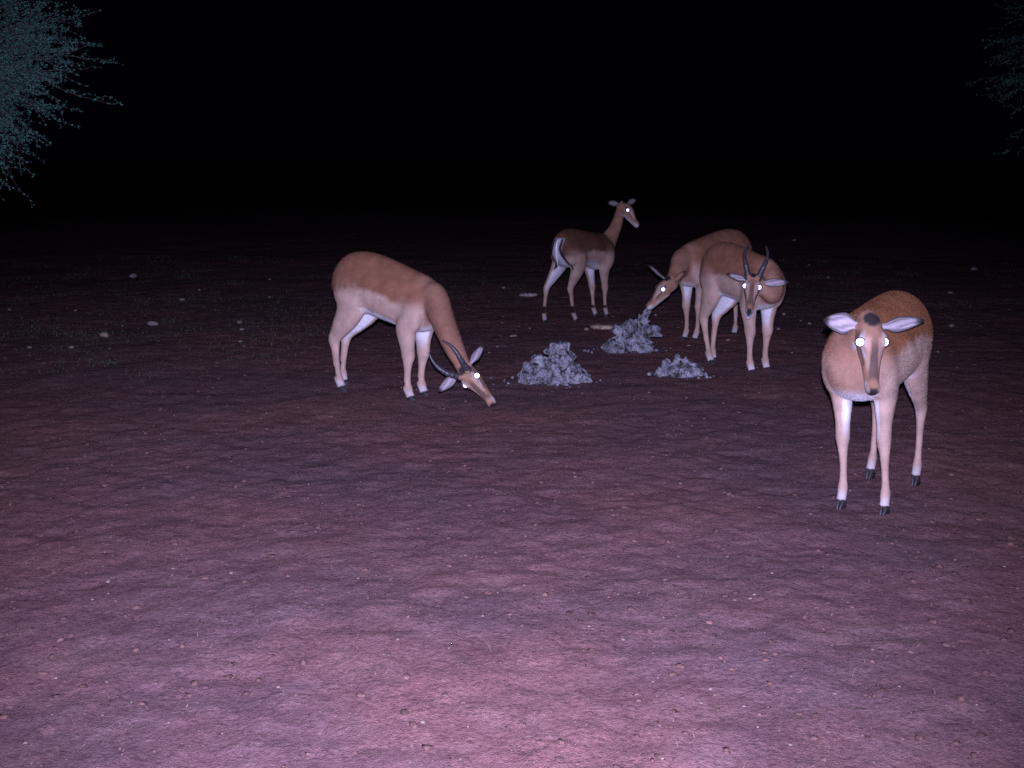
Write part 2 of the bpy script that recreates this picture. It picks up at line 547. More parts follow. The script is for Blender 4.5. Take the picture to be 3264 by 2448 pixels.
    neck_c = NECK * (1 - thr[:, None]) + WHITE * .85 * thr[:, None]
    a = (sstep(.2, .8, pp) * .45)[:, None]
    neck_c = neck_c * (1 - a) + SAD * a
    a = sstep(.22, .52, tt)[:, None]
    neck_c = trunk_c * (1 - a) + neck_c * a
    # head, in head coordinates
    hp = (co - (poll - root)) / hs
    f = hp @ hf; l = hp @ hl; u = hp @ hu; al = np.abs(l)
    head_c = np.repeat(FACE[None, :], nv, 0)
    reg = sstep(-.045, -.025, f) * (al < .075) * (u > -.040) * (u < .10)
    for k in ('neck', 'trunk'):
        mv = W[k] * reg; W[k] = W[k] - mv; W['head'] = W['head'] + mv
    def lay(c, mask):
        nonlocal head_c
        head_c = head_c * (1 - mask[:, None]) + c * mask[:, None]
    hw = nz2 * .004
    lay(TAN * .9, sstep(-.020, -.040, u + hw) * sstep(.05, .10, f))                     # paler cheek and jaw
    lay(WHITE * .92, sstep(-.050, -.066, u) * sstep(.02, .08, f))                         # white chin and throat
    nu = no @ hu
    lay(BLACK * 2.6, (1 - sstep(.006 + .06 * np.clip(f - .08, 0, .2), .015 + .07 * np.clip(f - .08, 0, .2), al + hw)) * sstep(.06, .13, f) * sstep(.25, .22, f) * sstep(.2, .5, nu) * .72)   # dark blaze
    lay(TAN * 1.1, sstep(.013, .019, al) * (1 - sstep(.030, .038, al)) * sstep(.07, .09, f) * (1 - sstep(.17, .21, f)) * sstep(.25, .55, nu) * .55)
    if not horns:
        lay(BLACK * 1.6, (1 - sstep(.75, 1.15, np.sqrt(((f - .004) / .034) ** 2 + (al / .033) ** 2) + nz2 * .22)) * sstep(.05, .35, nu))
    else:
        lay(BLACK * 1.6, sstep(-.02, .0, f) * (1 - sstep(.030, .046, f)) * (1 - sstep(.015, .024, al + hw)) * sstep(.1, .4, nu))
    brow = np.exp(-(((f - .082) / .026) ** 2 + ((u - .040 + .1 * (f - .078)) / .0055) ** 2)) * sstep(.022, .030, al)
    lay(WHITE * .72, np.clip(brow * 1.1, 0, 1) * .9)
    tear = np.exp(-((u - (.012 - .32 * (f - .10))) / .0065) ** 2) * sstep(.10, .115, f) * (1 - sstep(.165, .185, f)) * sstep(.015, .024, al)
    lay(BLACK * 2.0, np.clip(tear, 0, 1) * .8)
    tear2 = np.exp(-((u - (.026 - .30 * (f - .10))) / .0045) ** 2) * sstep(.085, .10, f) * (1 - sstep(.14, .16, f)) * sstep(.015, .024, al)
    lay(WHITE * .72, np.clip(tear2, 0, 1) * .8)
    lid = np.exp(-(((f - .066) / .014) ** 2 + ((u - .030) / .010) ** 2)) * sstep(.030, .040, al)
    lay(BLACK * 2.0, np.clip(lid * 1.2, 0, 1) * .8)
    lay(WHITE * .78, sstep(.222, .250, f) * sstep(-.012, -.032, u) * .85)
    lay(BLACK, np.exp(-(((f - .266) / .012) ** 2 + ((al - .014) / .0065) ** 2 + ((u + .026) / .010) ** 2)))
    lay(BLACK * 1.5, sstep(.258, .270, f) * (1 - sstep(.012, .020, al)) * sstep(-.050, -.042, u) * (1 - sstep(-.018, -.008, u)))
    lay(BLACK, np.exp(-((u + .052) / .0045) ** 2) * sstep(.19, .23, f) * .85)
    mouth_in = sstep(.13, .17, f) * sstep(.2, .7, (no @ hu)) * (u < -.06)
    mouth_roof = sstep(.15, .19, f) * sstep(.1, .6, -nu) * (u > -.085)
    if mouth_open > .1:
        lay(BLACK * 1.3, mouth_roof)
    jaw_c = np.repeat((WHITE * .82)[None, :], nv, 0)
    if mouth_open > .1:
        jaw_c = jaw_c * (1 - mouth_in[:, None]) + BLACK * 1.3 * mouth_in[:, None]
    col = (trunk_c * W['trunk'][:, None] + hind_c * W['hind'][:, None] + fore_c * W['fore'][:, None]
           + neck_c * W['neck'][:, None] + head_c * W['head'][:, None] + jaw_c * W['jaw'][:, None])
    # white rump with a black stripe down each buttock
    if sex_black:
        rear = sstep(.15, .45, -nfw) * sstep(-.33, -.37, lx)
        seat = rear * (1 - sstep(.050, .062, np.abs(ly) + wob * .3)) * sstep(.44, .48, lz) * (1 - sstep(.800, .82, lz))
        col = col * (1 - seat[:, None]) + WHITE * .8 * seat[:, None]
        stripe = np.exp(-((np.abs(ly) - .066 - .25 * np.clip(.62 - lz, -.1, .2)) / .0095) ** 2) * sstep(-.05, .15, -nfw) * sstep(-.27, -.31, lx) * sstep(.49, .54, lz) * (1 - sstep(.79, .82, lz))
        stripe = np.clip(stripe * 1.6, 0, 1)[:, None]
        col = col * (1 - stripe) + BLACK * stripe
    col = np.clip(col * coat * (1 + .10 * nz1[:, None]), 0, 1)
    set_colors(body, col)
    link('body', body, M['coat'], emp)
    # --- short hair lying along the coat
    if hair:
        body.calc_loop_triangles()
        tri = np.empty(len(body.loop_triangles) * 3, dtype=np.int32)
        body.loop_triangles.foreach_get('vertices', tri); tri = tri.reshape(-1, 3)
        ar = np.linalg.norm(np.cross(co[tri[:, 1]] - co[tri[:, 0]], co[tri[:, 2]] - co[tri[:, 0]]), axis=1)
        pick = rng.choice(len(tri), hair, p=ar / ar.sum())
        b = rng.random((hair, 2)); fl_ = b.sum(1) > 1; b[fl_] = 1 - b[fl_]
        w3 = np.stack([1 - b.sum(1), b[:, 0], b[:, 1]], 1)
        tv = tri[pick]
        pos = (co[tv] * w3[:, :, None]).sum(1); nn = (no[tv] * w3[:, :, None]).sum(1); cc = (col[tv] * w3[:, :, None]).sum(1)
        fd = (ta[tv] * w3[:, :, None]).sum(1)
        hd = (W['head'] + W['jaw'])[tv[:, 0]]; lg = lz[tv[:, 0]] < .42
        nn /= np.linalg.norm(nn, axis=1)[:, None] + 1e-9
        fd = fd + (W['trunk'][tv[:, 0]] * 2.0)[:, None] * np.array((0, 0, -.35))
        fd /= np.linalg.norm(fd, axis=1)[:, None] + 1e-9
        fd += rng.normal(0, .22, fd.shape)
        fd -= (fd * nn).sum(1)[:, None] * nn
        fd /= np.linalg.norm(fd, axis=1)[:, None] + 1e-9
        ln = np.where(hd > .5, .007, np.where(lg, .008, .015)) * rng.uniform(.6, 1.3, hair)
        sid = np.cross(nn, fd)
        wd = np.where(hd > .5, .0008, .0011)[:, None]
        p0 = pos - nn * .001
        tip = pos + fd * ln[:, None] + nn * (ln * rng.uniform(.12, .34, hair))[:, None]
        HV = np.stack([p0 - sid * wd, p0 + sid * wd, tip], 1).reshape(-1, 3)
        HT = np.arange(hair * 3).reshape(-1, 3)
        hm = tri_mesh('fur', HV, HT)
        hc = np.repeat(np.clip(cc * rng.uniform(.86, 1.12, (hair, 1)), 0, 1), 3, axis=0)
        set_colors(hm, hc)
        tag(link('fur', hm, M['fur'], emp, smooth=False), kind='stuff')
    # --- eyes: dark ball with the reflecting layer seen through the wide pupil
    for sgn, lk in ((1, look[0]), (-1, look[1])):
        ec = Hd(.088, sgn * .0475, .020)
        bm = bmesh.new()
        bmesh.ops.create_uvsphere(bm, u_segments=20, v_segments=12, radius=.0205 * hs)
        me = bpy.data.meshes.new('eye'); bm.to_mesh(me); bm.free()
        eo = link('eye', me, M['eye'], emp, loc=tuple(ec - root))
        gaze = norm(np.array(FLASH) - ec)
        if not lk:
            gaze = norm(hl * sgn + hf * .3)
        q = Vector(gaze).to_track_quat('Z', 'Y')
        bm = bmesh.new()
        rr = .0198 * hs; n_r, n_s = 4, 20
        cv = bm.verts.new((0, 0, .0215 * hs))
        prev = None
        for i in range(1, n_r + 1):
            r_ = rr * i / n_r
            ring = [bm.verts.new((r_ * math.cos(k / n_s * 2 * math.pi), r_ * math.sin(k / n_s * 2 * math.pi), .0215 * hs - r_ * r_ * 5.0 / hs)) for k in range(n_s)]
            for k in range(n_s):
                k2 = (k + 1) % n_s
                if prev is None: bm.faces.new((cv, ring[k], ring[k2]))
                else: bm.faces.new((prev[k], ring[k], ring[k2], prev[k2]))
            prev = ring
        low = [bm.verts.new((v.co.x, v.co.y, v.co.z - .006 * hs)) for v in prev]
        for k in range(n_s):
            k2 = (k + 1) % n_s
            bm.faces.new((prev[k], low[k], low[k2], prev[k2]))
        me = bpy.data.meshes.new('pupil'); bm.to_mesh(me); bm.free()
        po = link('pupil', me, M['tapetum'], eo)
        po.rotation_mode = 'QUATERNION'; po.rotation_quaternion = q
    # --- ears: cupped leaf shapes, pale inside, black edge and tip
    for e in ears:
        make_ear(emp, root, e, hs)
    if horns:
        for sgn in (1, -1):
            make_horn(emp, root, Hd, sgn, hs, horns)
    for p, front in hoof_at:
        make_hoof(emp, p - root, fwd, left, scale)
    if tail:
        make_tail(emp, root, [L(*p) for p in tail], scale, left)
    return emp

def make_ear(emp, root, e, hs):
    base = np.array(e['base'], float); tip = np.array(e['tip'], float)
    base = base + norm(e['cen'] - base) * .020 * hs
    ax = tip - base; ln = np.linalg.norm(ax); ax /= ln
    op = np.array(e['open'], float); op = norm(op - ax * np.dot(op, ax))
    sd = np.cross(ax, op)
    wmax = e.get('w', .042) * hs
    nu, nvv = 15, 11
    V = []; Cc = []
    for layer in (0, 1):
        for i in range(nu):
            t = i / (nu - 1)
            w = wmax * (.26 + .74 * float(sstep(.04, .46, np.array(t)))) * max(0.0, 1 - t ** 2.7) ** .85 + .0015
            cup = (.95 - .45 * t)
            for j in range(nvv):
                v = (j / (nvv - 1)) * 2 - 1
                ang = v * cup * 1.35
                x = w * math.sin(ang) / math.sin(max(.3, cup * 1.35)) if cup * 1.35 < 1.57 else w * math.sin(ang)
                d = w * (1 - math.cos(ang)) * .95
                p = base + ax * (ln * t) + sd * x + op * (d - .35 * w)
                if layer:
                    p = p - op * .005
                fold = .75 + .25 * math.sin(v * 9 + t * 3)
                c = EAR_IN * e.get('tone', 1.0) if layer == 0 else NECK * .8
                if layer == 0:
                    c = c * (1 - .72 * (1 - abs(v) ** 2) * max(0.0, math.sin(v * 7.0 + t * 7 + 1.0)) * max(0.0, math.sin(math.pi * t)) ** .6)
                edge = float(sstep(.66, .84, np.array(abs(v)))) * (1.0 if t > .12 else .3)
                tp = float(sstep(.74, .90, np.array(t)))
                k = max(edge if layer else edge * .85, tp)
                c = c * (1 - k) + BLACK * k
                V.append(p - root); Cc.append(c)
    F = []
    n = nu * nvv
    for i in range(nu - 1):
        for j in range(nvv - 1):
            a = i * nvv + j
            F.append((a, a + 1, a + nvv + 1, a + nvv))
            F.append((n + a, n + a + nvv, n + a + nvv + 1, n + a + 1))
    for i in range(nu - 1):
        for j in (0, nvv - 1):
            a = i * nvv + j
            F.append((a, a + nvv, n + a + nvv, n + a))
    for j in range(nvv - 1):
        for i in (0, nu - 1):
            a = i * nvv + j
            F.append((a, a + 1, n + a + 1, n + a))
    me = mesh_from('ear', V, F)
    bm = bmesh.new(); bm.from_mesh(me); bmesh.ops.recalc_face_normals(bm, faces=bm.faces); bm.to_mesh(me); bm.free()
    set_colors(me, np.array(Cc))
    link('ear', me, M['ear'], emp)

def make_horn(emp, root, Hd, sgn, hs, pts):
    P = np.array([list(Hd(f, sgn * l, u)) for f, l, u in pts])
    n = 110; seg = 16
    t = np.linspace(0, len(P) - 1, n)
    cen = catmull(P, t)
    tan = np.gradient(cen, axis=0); tan /= np.linalg.norm(tan, axis=1)[:, None]
    ref = np.array((.3, .2, 1.0)); V = []
    s = t / (len(P) - 1)
    for i in range(n):
        a = norm(np.cross(tan[i], ref)); b = np.cross(tan[i], a)
        r = hs * (.0205 * (1 - s[i]) ** .8 + .0028)
        ridge = max(0.0, 1 - s[i] / .72)
        r *= 1 + .16 * min(1, ridge * 1.6) * (abs(math.sin(s[i] * 30)) ** 1.5 - .4)
        for k in range(seg):
            an = 2 * math.pi * k / seg
            V.append(cen[i] + (a * math.cos(an) + b * math.sin(an)) * r - root)
    F = []
    for i in range(n - 1):
        for k in range(seg):
            k2 = (k + 1) % seg
            F.append((i * seg + k, i * seg + k2, (i + 1) * seg + k2, (i + 1) * seg + k))
    V.append(cen[-1] + tan[-1] * .006 - root); V.append(cen[0] - root)
    for k in range(seg):
        k2 = (k + 1) % seg
        F.append(((n - 1) * seg + k, (n - 1) * seg + k2, len(V) - 2)); F.append((k2, k, len(V) - 1))
    link('horn', mesh_from('horn', V, F), M['horn'], emp)

def make_hoof(emp, p, fwd, left, scale):
    gx, gy = p[0] + emp.location.x, p[1] + emp.location.y
    gz = ground_z(gx, gy) - emp.location.z
    V = []; F = []
    zt = p[2] + .012
    for sgn in (-1, 1):
        o = len(V)
        prof = [(-.020, 0.0), (.034, 0.0), (.040, .006), (.010, zt - gz), (-.018, zt - gz)]
        for w_in, w_out, k in ((.0015, .0175, 0), ):
            for (x, z) in prof:
                tp = 1 - .12 * (z / max(.01, zt - gz))
                V.append(p * np.array((1, 1, 0)) + fwd * x * scale + left * sgn * w_in * scale + np.array((0, 0, gz - .004 + z)))
            for (x, z) in prof:
                nar = .45 if x > .03 else 1.0
                tp = 1 - .10 * (z / max(.01, zt - gz))
                V.append(p * np.array((1, 1, 0)) + fwd * x * scale + left * sgn * (w_in + (w_out - w_in) * nar * tp * 1.15) * scale + np.array((0, 0, gz - .004 + z)))
        m = len(prof)
        F.append(tuple(range(o, o + m))); F.append(tuple(reversed(range(o + m, o + 2 * m))))
        for i in range(m):
            j = (i + 1) % m
            F.append((o + i, o + j, o + m + j, o + m + i))
    me = mesh_from('hoof', V, F)
    bm = bmesh.new(); bm.from_mesh(me)
    bmesh.ops.recalc_face_normals(bm, faces=bm.faces)
    bmesh.ops.bevel(bm, geom=list(bm.edges), offset=.0025, segments=1, affect='EDGES')
    bm.to_mesh(me); bm.free()
    link('hoof', me, M['hoof'], emp)

def make_tail(emp, root, pts, scale, left):
    rad = [.018, .022, .021, .017, .006]
    rows = [(p, .9 * rad[min(i, 4)] * scale, .55 * rad[min(i, 4)] * scale, left) for i, p in enumerate(pts)]
    tb = Tube('tail', rows, step=.012, seg=14)
    me = mesh_from('tail', tb.V - root, tb.F)
    # black line down the middle, white rims
    lat = (tb.V - np.array(pts[2])) @ left
    k = (1 - sstep(.0045, .0075, np.abs(lat)))[:, None]
    col = WHITE * (1 - k) + BLACK * k
    set_colors(me, col)
    link('tail', me, M['coat'], emp)

HORNS = [(.035, .034, .038), (.012, .044, .080), (-.025, .062, .118), (-.080, .076, .140), (-.135, .074, .152), (-.180, .058, .160)]
TAIL_DOWN = [(-.430, 0, .800), (-.462, 0, .765), (-.474, 0, .700), (-.462, 0, .620), (-.440, 0, .545)]

# grazing ram, side on
make_impala('large horned ram grazing side on at left, head lowered to the ground', (-.785, 7.86, 0), R(-36), .985, .070,
    dict(HL=(-1.125, 8.16), HR=(-1.105, 7.93), FL=(-.555, 7.74), FR=(-.625, 7.57)),
    [(-.475, 7.60, .625, .086, .115), (-.410, 7.44, .500, .074, .098), (-.345, 7.31, .375, .064, .080)],
    dict(poll=(-.285, 7.245, .262), nose=(.58, -.30, -.74), up=(-.35, -.91, .09)),
    [dict(base=(-.235, 7.225, .300), tip=(-.166, 7.14, .422), open=(.3, -1, .1), w=.028),
     dict(base=(-.330, 7.250, .215), tip=(-.440, 7.19, .130), open=(-.1, -1, .2), w=.034)],
    horns=HORNS, tail=TAIL_DOWN, belly=.015, arch=.030, rump=.055, leg_k=1.18)

# young ewe at the back, seen from behind
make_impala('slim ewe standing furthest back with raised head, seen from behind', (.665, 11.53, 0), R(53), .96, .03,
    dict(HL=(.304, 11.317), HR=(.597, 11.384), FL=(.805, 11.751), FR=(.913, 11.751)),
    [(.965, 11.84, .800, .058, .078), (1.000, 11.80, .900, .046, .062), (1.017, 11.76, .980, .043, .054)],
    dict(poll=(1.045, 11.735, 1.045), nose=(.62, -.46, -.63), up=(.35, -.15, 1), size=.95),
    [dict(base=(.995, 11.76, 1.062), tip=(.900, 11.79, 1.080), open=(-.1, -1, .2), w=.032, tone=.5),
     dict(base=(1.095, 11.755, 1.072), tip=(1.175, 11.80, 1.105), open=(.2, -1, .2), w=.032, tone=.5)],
    tail=TAIL_DOWN, hair=18000, look=(False, True), belly=-.070, saddle=.55, leg_k=.95, saddle_z=.665, coat=.78, wide=.92)  # coat and saddle darkened to stand in for flash falloff at this distance

# ewe licking the rock
make_impala('hornless ewe bending down to lick the jagged salt rock', (1.665, 10.28, 0), R(222), .985, .03,
    dict(HL=(1.982, 10.368), HR=(1.882, 10.405), FL=(1.499, 10.115), FR=(1.426, 10.168)),
    [(1.372, 10.00, .668, .084, .108), (1.330, 9.90, .608, .068, .086), (1.290, 9.83, .556, .056, .068)],
    dict(poll=(1.252, 9.78, .515), nose=(-.74, -.22, -.60), up=(-.5, -.25, .9)),
    [dict(base=(1.200, 9.84, .558), tip=(1.083, 9.90, .652), open=(-.9, -.2, -.3), w=.030, tone=.8),
     dict(base=(1.280, 9.74, .522), tip=(1.366, 9.72, .620), open=(-.6, .6, -.8), w=.026)],
    arch=.030, rump=.03, hair=20000, coat=.92)

# ram turning its face to the camera
make_impala('horned ram with mouth open turning its face to the camera', (1.640, 8.82, 0), R(-67), .99, .030,
    dict(HL=(1.498, 9.08), HR=(1.470, 8.96), FL=(1.815, 8.66), FR=(1.690, 8.55)),
    [(1.765, 8.46, .640, .088, .115), (1.770, 8.39, .600, .074, .094), (1.705, 8.37, .625, .062, .074)],
    dict(poll=(1.630, 8.36, .680), nose=(-.20, -.77, -.60), up=(-.05, -.65, .75)),
    [dict(base=(1.572, 8.33, .678), tip=(1.450, 8.35, .722), open=(.1, -1, -.75), w=.030),
     dict(base=(1.688, 8.31, .655), tip=(1.858, 8.26, .674), open=(.1, -1, -.05), w=.032)],
    horns=HORNS, tail=TAIL_DOWN, mouth_open=.80, arch=.010, hair=22000, leg_k=1.12, rump=.02, wide=.95)

# ewe nearest, facing the camera
make_impala('hornless ewe nearest the camera at right, facing forward with ears spread', (1.625, 5.42, 0), R(238), 1.0, .005,
    dict(HL=(1.890, 5.62), HR=(1.710, 5.74), FL=(1.590, 5.10), FR=(1.430, 5.20)),
    [(1.475, 5.13, .725, .092, .110), (1.450, 5.06, .765, .074, .086), (1.447, 5.01, .805, .060, .068)],
    dict(poll=(1.447, 4.975, .838), nose=(.0, -.48, -.88), up=(0, -.8, .6), size=1.03),
    [dict(base=(1.385, 4.965, .820), tip=(1.262, 4.975, .850), open=(.05, -1, .0), w=.046),
     dict(base=(1.502, 4.955, .815), tip=(1.674, 4.975, .846), open=(0, -1, -.35), w=.036)],
    arch=.0, hair=60000, wide=1.14, saddle_z=.70, coat=.88, leg_k=.92, saddle=np.array((1.12, 1.0, .78)))

# ------------------------------------------------------------------ salt lick rocks
def lump(name, label, loc, blobs, voxel, group='salt lick rocks', mat='lick', rough=.009, seed=1.0):
    VF = []
    rr_ = random.Random(int(seed * 10))
    for (x, y, z, rx, ry, rz, tilt) in blobs:
        bm = bmesh.new()
        if rr_.random() < .6:
            bmesh.ops.create_cube(bm, size=1.5)
        else:
            bmesh.ops.create_icosphere(bm, subdivisions=1, radius=1.0)
        for v in bm.verts:
            v.co *= rr_.uniform(.78, 1.18)
            v.co += Vector((rr_.uniform(-.16, .16), rr_.uniform(-.16, .16), rr_.uniform(-.16, .16)))
        bmesh.ops.triangulate(bm, faces=bm.faces)
        mtx = (Matrix.Translation((x, y, z)) @ Matrix.Rotation(tilt, 4, 'Y') @ Matrix.Rotation(rr_.uniform(0, 3.1), 4, 'Z')
               @ Matrix.Rotation(rr_.uniform(-.6, .6), 4, 'X') @ Matrix.Diagonal((rx, ry, rz, 1)))
        bm.transform(mtx)
        VF.append(([tuple(v.co) for v in bm.verts], [tuple(v.index for v in f.verts) for f in bm.faces]))
        bm.free()
    me = remesh(name, VF, voxel, 0)
    co, no = mesh_co(me)
    d = np.zeros(len(co))
    for i, p in enumerate(co):
        v = Vector(p)
        c1 = noise.voronoi(v * 26 + Vector((seed, 0, 0)))[0][0]
        cp = noise.voronoi(v * 15 + Vector((seed, seed, 0)))[1][0]
        facet = noise.noise(cp * 9.7 + Vector((3.1, 7.7, seed))) * .026 + noise.noise(noise.voronoi(v * 34 + Vector((0, 0, seed)))[1][0] * 8.3) * .012
        c2 = noise.voronoi(v * 60 + Vector((0, seed, 0)))[0][0]
        d[i] = facet * .45 + (noise.noise(v * 22 + Vector((seed, seed, 0))) - c2 * .5 + .25) * rough * .7
    co = co + no * d[:, None]
    me.vertices.foreach_set('co', co.astype(np.float32).ravel()); me.update()
    o = link(name, me, M[mat], smooth=False)
    me.polygons.foreach_set('use_smooth', np.zeros(len(me.polygons), dtype=bool))
    o.location = (loc[0], loc[1], ground_z(loc[0], loc[1]))
    return tag(o, label, 'rock', group)

def blobs_around(seed, n, rx, ry, h, size, peaks=()):
    r = random.Random(seed)
    B = []
    for i in range(n):
        a = r.uniform(0, 2 * math.pi); q = math.sqrt(r.random())
        x, y = rx * q * math.cos(a), ry * q * math.sin(a)
        zmax = h * (1 - q ** 1.6) + .02
        s = r.uniform(.6, 1.25) * size
        B.append((x, y, r.uniform(.1, 1) * zmax, s * r.uniform(.8, 1.3), s * r.uniform(.8, 1.2), s * r.uniform(.7, 1.1), r.uniform(-1, 1)))
    return B + list(peaks)

lump('salt_rock', 'jagged grey salt rock being licked, tallest of the three lumps', (.93, 9.66, 0),
     blobs_around(3, 20, .18, .14, .16, .062, [(.0, 0, .05, .17, .13, .09, .1), (.06, 0, .14, .10, .09, .08, .4), (.105, .0, .22, .05, .05, .06, .3), (.125, .0, .285, .030, .032, .045, -.3),
                                              (.08, .0, .25, .03, .03, .03, .8), (.19, -.02, .15, .045, .05, .06, .2), (.235, -.03, .12, .022, .02, .02, .1), (.0, 0, .19, .04, .04, .03, .2), (-.10, 0, .15, .05, .05, .04, .5)]), .0075, seed=2.3)
lump('salt_rock', 'dome-topped grey salt rock standing between the two rams', (.285, 8.25, 0),
     blobs_around(8, 18, .20, .15, .12, .066, [(.0, 0, .05, .20, .15, .09, .1), (.045, 0, .15, .115, .10, .09, .1), (.042, -.02, .215, .072, .07, .066, .0), (-.115, .0, .15, .04, .04, .032, .2),
                                              (-.055, .05, .20, .03, .03, .022, .5), (-.17, -.02, .09, .05, .05, .05, .2)]), .0075, seed=5.1)
lump('salt_rock', 'low spiky grey salt rock in front of the open mouthed ram', (1.165, 8.46, 0),
     blobs_around(12, 16, .14, .11, .06, .050, [(.0, 0, .03, .13, .10, .06, .1), (-.025, .0, .115, .025, .025, .05, .25), (.045, .0, .10, .028, .028, .05, -.5), (-.10, 0, .08, .035, .03, .035, .2), (.085, 0, .075, .04, .03, .03, .3)]), .0065, seed=7.7)

# ------------------------------------------------------------------ loose stones
def stone_mesh(seed):
    bm = bmesh.new()
    bmesh.ops.create_icosphere(bm, subdivisions=2, radius=.5)
    r = random.Random(seed)
    off = Vector((r.uniform(0, 50), r.uniform(0, 50), 0))
    for v in bm.verts:
        k = 1 + .55 * noise.noise(v.co * 2.1 + off) + .25 * noise.noise(v.co * 5 + off)
        v.co = v.co * k
        v.co.z *= .62
    me = bpy.data.meshes.new('stone'); bm.to_mesh(me); bm.free()
    return me
STONE_M = []
for s in range(5):
    a = stone_mesh(s); a.materials.append(M['stone'])
    b_ = a.copy(); b_.materials.clear(); b_.materials.append(M['tan_stone'])
    STONE_M.append((a, b_))
def stone(x, y, w, label, group=None, tan=0, flat=1.0):
    me = STONE_M[int(abs(x * 37 + y * 11)) % 5][tan]
    o = link('stone', me)
    o.location = (x, y, ground_z(x, y) + w * .16 * flat)
    o.rotation_euler = (0, 0, (x * 13.7 + y * 5.1) % 6.28)
    o.scale = (w * 1.15, w * .85, w * 1.0 * flat)
    return tag(o, label, 'stone', group)

stone(-4.79, 15.62, .11, 'dim grey boulder far back at left, beyond all the pale stones')
stone(-3.51, 13.11, .055, 'pale stone far back at left, nearest to the dim boulder')
stone(-3.28, 11.20, .085, 'largest pale stone on the bare ground left of the grazing ram')
stone(-2.52, 11.34, .066, 'flat pale stone, farthest of three in a column beside the grazing ram', 'stones beside the grazing ram', flat=.7)
stone(-2.39, 10.84, .038, 'small round stone, middle of three in a column beside the grazing ram', 'stones beside the grazing ram')
stone(-2.24, 10.10, .045, 'bright flat stone, nearest of three in a column beside the grazing ram', 'stones beside the grazing ram', flat=.7)
stone(-3.43, 10.29, .080, 'brownish wedge-shaped stone at left, just nearer than the largest pale one', tan=1)
stone(-3.46, 9.60, .046, 'pale tan stone near the left edge, right of a smaller one', tan=1)
stone(-3.79, 9.60, .032, 'small tan stone closest to the left edge of the photo', tan=1)
stone(.01, 10.45, .058, 'tan stone lying on open ground left of the dome-topped salt rock', tan=1, flat=.6)
stone(.66, 10.84, .048, 'tan stone just left of the flat slab behind the jagged rock', tan=1)
stone(1.78, 10.07, .042, 'pale stone on the ground behind the mouth-open ram\'s hind legs', flat=.6)
stone(4.89, 13.75, .060, 'pinkish stone far back at the right of the nearest ewe', tan=1, flat=.6)
stone(3.97, 11.08, .055, 'pale stone right of the nearest ewe, level with her back')
stone(6.23, 16.67, .090, 'dim stone farthest back near the right edge')
stone(5.11, 22.48, .060, 'tiny bright stone far in the dark above the mouth-open ram')
PEBBLES = [
    (-3.57, 14.08, .036, 'pebble far left, just beyond the stone nearest the dim boulder'),
    (-3.02, 15.38, .035, 'dim pebble farthest back left of the grazing ram\'s rump'),
    (-2.66, 13.51, .031, 'pebble between the farthest dim one and the column of three stones'),
    (-4.31, 12.13, .031, 'pebble far left, halfway between the left edge and largest pale stone'),
    (-3.54, 11.15, .022, 'tiny pebble just left of the largest pale stone'),
    (-3.15, 9.57, .018, 'tiny pebble just right of the two tan stones at left'),
    (-4.96, 12.13, .031, 'pebble at the very left edge, farther back than the tan stones'),
    (-.10, 14.32, .036, 'pebble far back, left of the short dead branch'),
    (-.09, 11.29, .018, 'tiny pebble on open ground, midway between grazing ram and furthest ewe'),
    (.16, 10.98, .022, 'tiny pebble left of the furthest ewe\'s hind hooves'),
    (-.12, 9.91, .022, 'tiny pebble between the grazing ram\'s ear and the dome-topped rock, farther one'),
    (-.18, 9.59, .018, 'tiny pebble between the grazing ram\'s ear and the dome-topped rock, nearer one'),
    (.98, 11.89, .024, 'pebble right beside the furthest ewe\'s front hooves'),
    (1.39, 11.87, .036, 'pebble on the ground behind the licking ewe\'s muzzle'),
    (1.42, 9.82, .022, 'tiny pebble in front of the licking ewe\'s hooves'),
    (2.33, 10.73, .038, 'pebble right of the mouth-open ram, nearer of two below its ear'),
    (2.62, 11.84, .040, 'pebble right of the mouth-open ram, farther of two below its ear'),
    (4.18, 17.42, .040, 'dim pebble farthest back, between the mouth-open ram and nearest ewe'),
    (3.98, 15.54, .036, 'dim pebble far back, right above the nearest ewe\'s left ear'),
    (2.68, 11.38, .023, 'tiny pebble left of the nearest ewe, farther of a close pair'),
    (2.70, 11.14, .034, 'pebble left of the nearest ewe, nearer of a close pair'),
    (2.16, 9.43, .018, 'tiny pebble between the mouth-open ram\'s forelegs and the nearest ewe'),
    (3.29, 9.44, .020, 'tiny pebble just right of the nearest ewe\'s haunch')]
for x, y, w, lab in PEBBLES:
    stone(x, y, w, lab, 'loose pebbles on the bare soil')

def slab(name, label, cat, p0, p1, wid, thick, mat):
    p0, p1 = Vector(p0), Vector(p1)
    d = (p1 - p0); ln = d.length
    bm = bmesh.new()
    n = 14; rings = []
    for i in range(n + 1):
        t = i / n
        k = (math.sin(math.pi * (t * .86 + .07))) ** .5
        y0 = .02 * noise.noise(Vector((t * 4, ln, 1)))
        ring = []
        for a in range(10):
            an = 2 * math.pi * a / 10
            rr = 1 + .35 * noise.noise(Vector((t * 6, math.cos(an) * 1.5, math.sin(an) * 1.5 + ln * 9)))
            ring.append(bm.verts.new((t * ln - ln / 2, y0 + math.cos(an) * wid * .5 * k * rr, math.sin(an) * thick * .5 * k * rr + .35 * thick)))
        rings.append(ring)
    for i in range(n):
        for a in range(10):
            b = (a + 1) % 10
            bm.faces.new((rings[i][a], rings[i + 1][a], rings[i + 1][b], rings[i][b]))
    bm.faces.new(rings[0]); bm.faces.new(list(reversed(rings[-1])))
    me = bpy.data.meshes.new(name); bm.to_mesh(me); bm.free()
    o = link(name, me, M[mat])
    c = (p0 + p1) / 2
    o.location = (c.x, c.y, ground_z(c.x, c.y)); o.rotation_euler = (0, 0, math.atan2(d.y, d.x))
    return tag(o, label, cat)
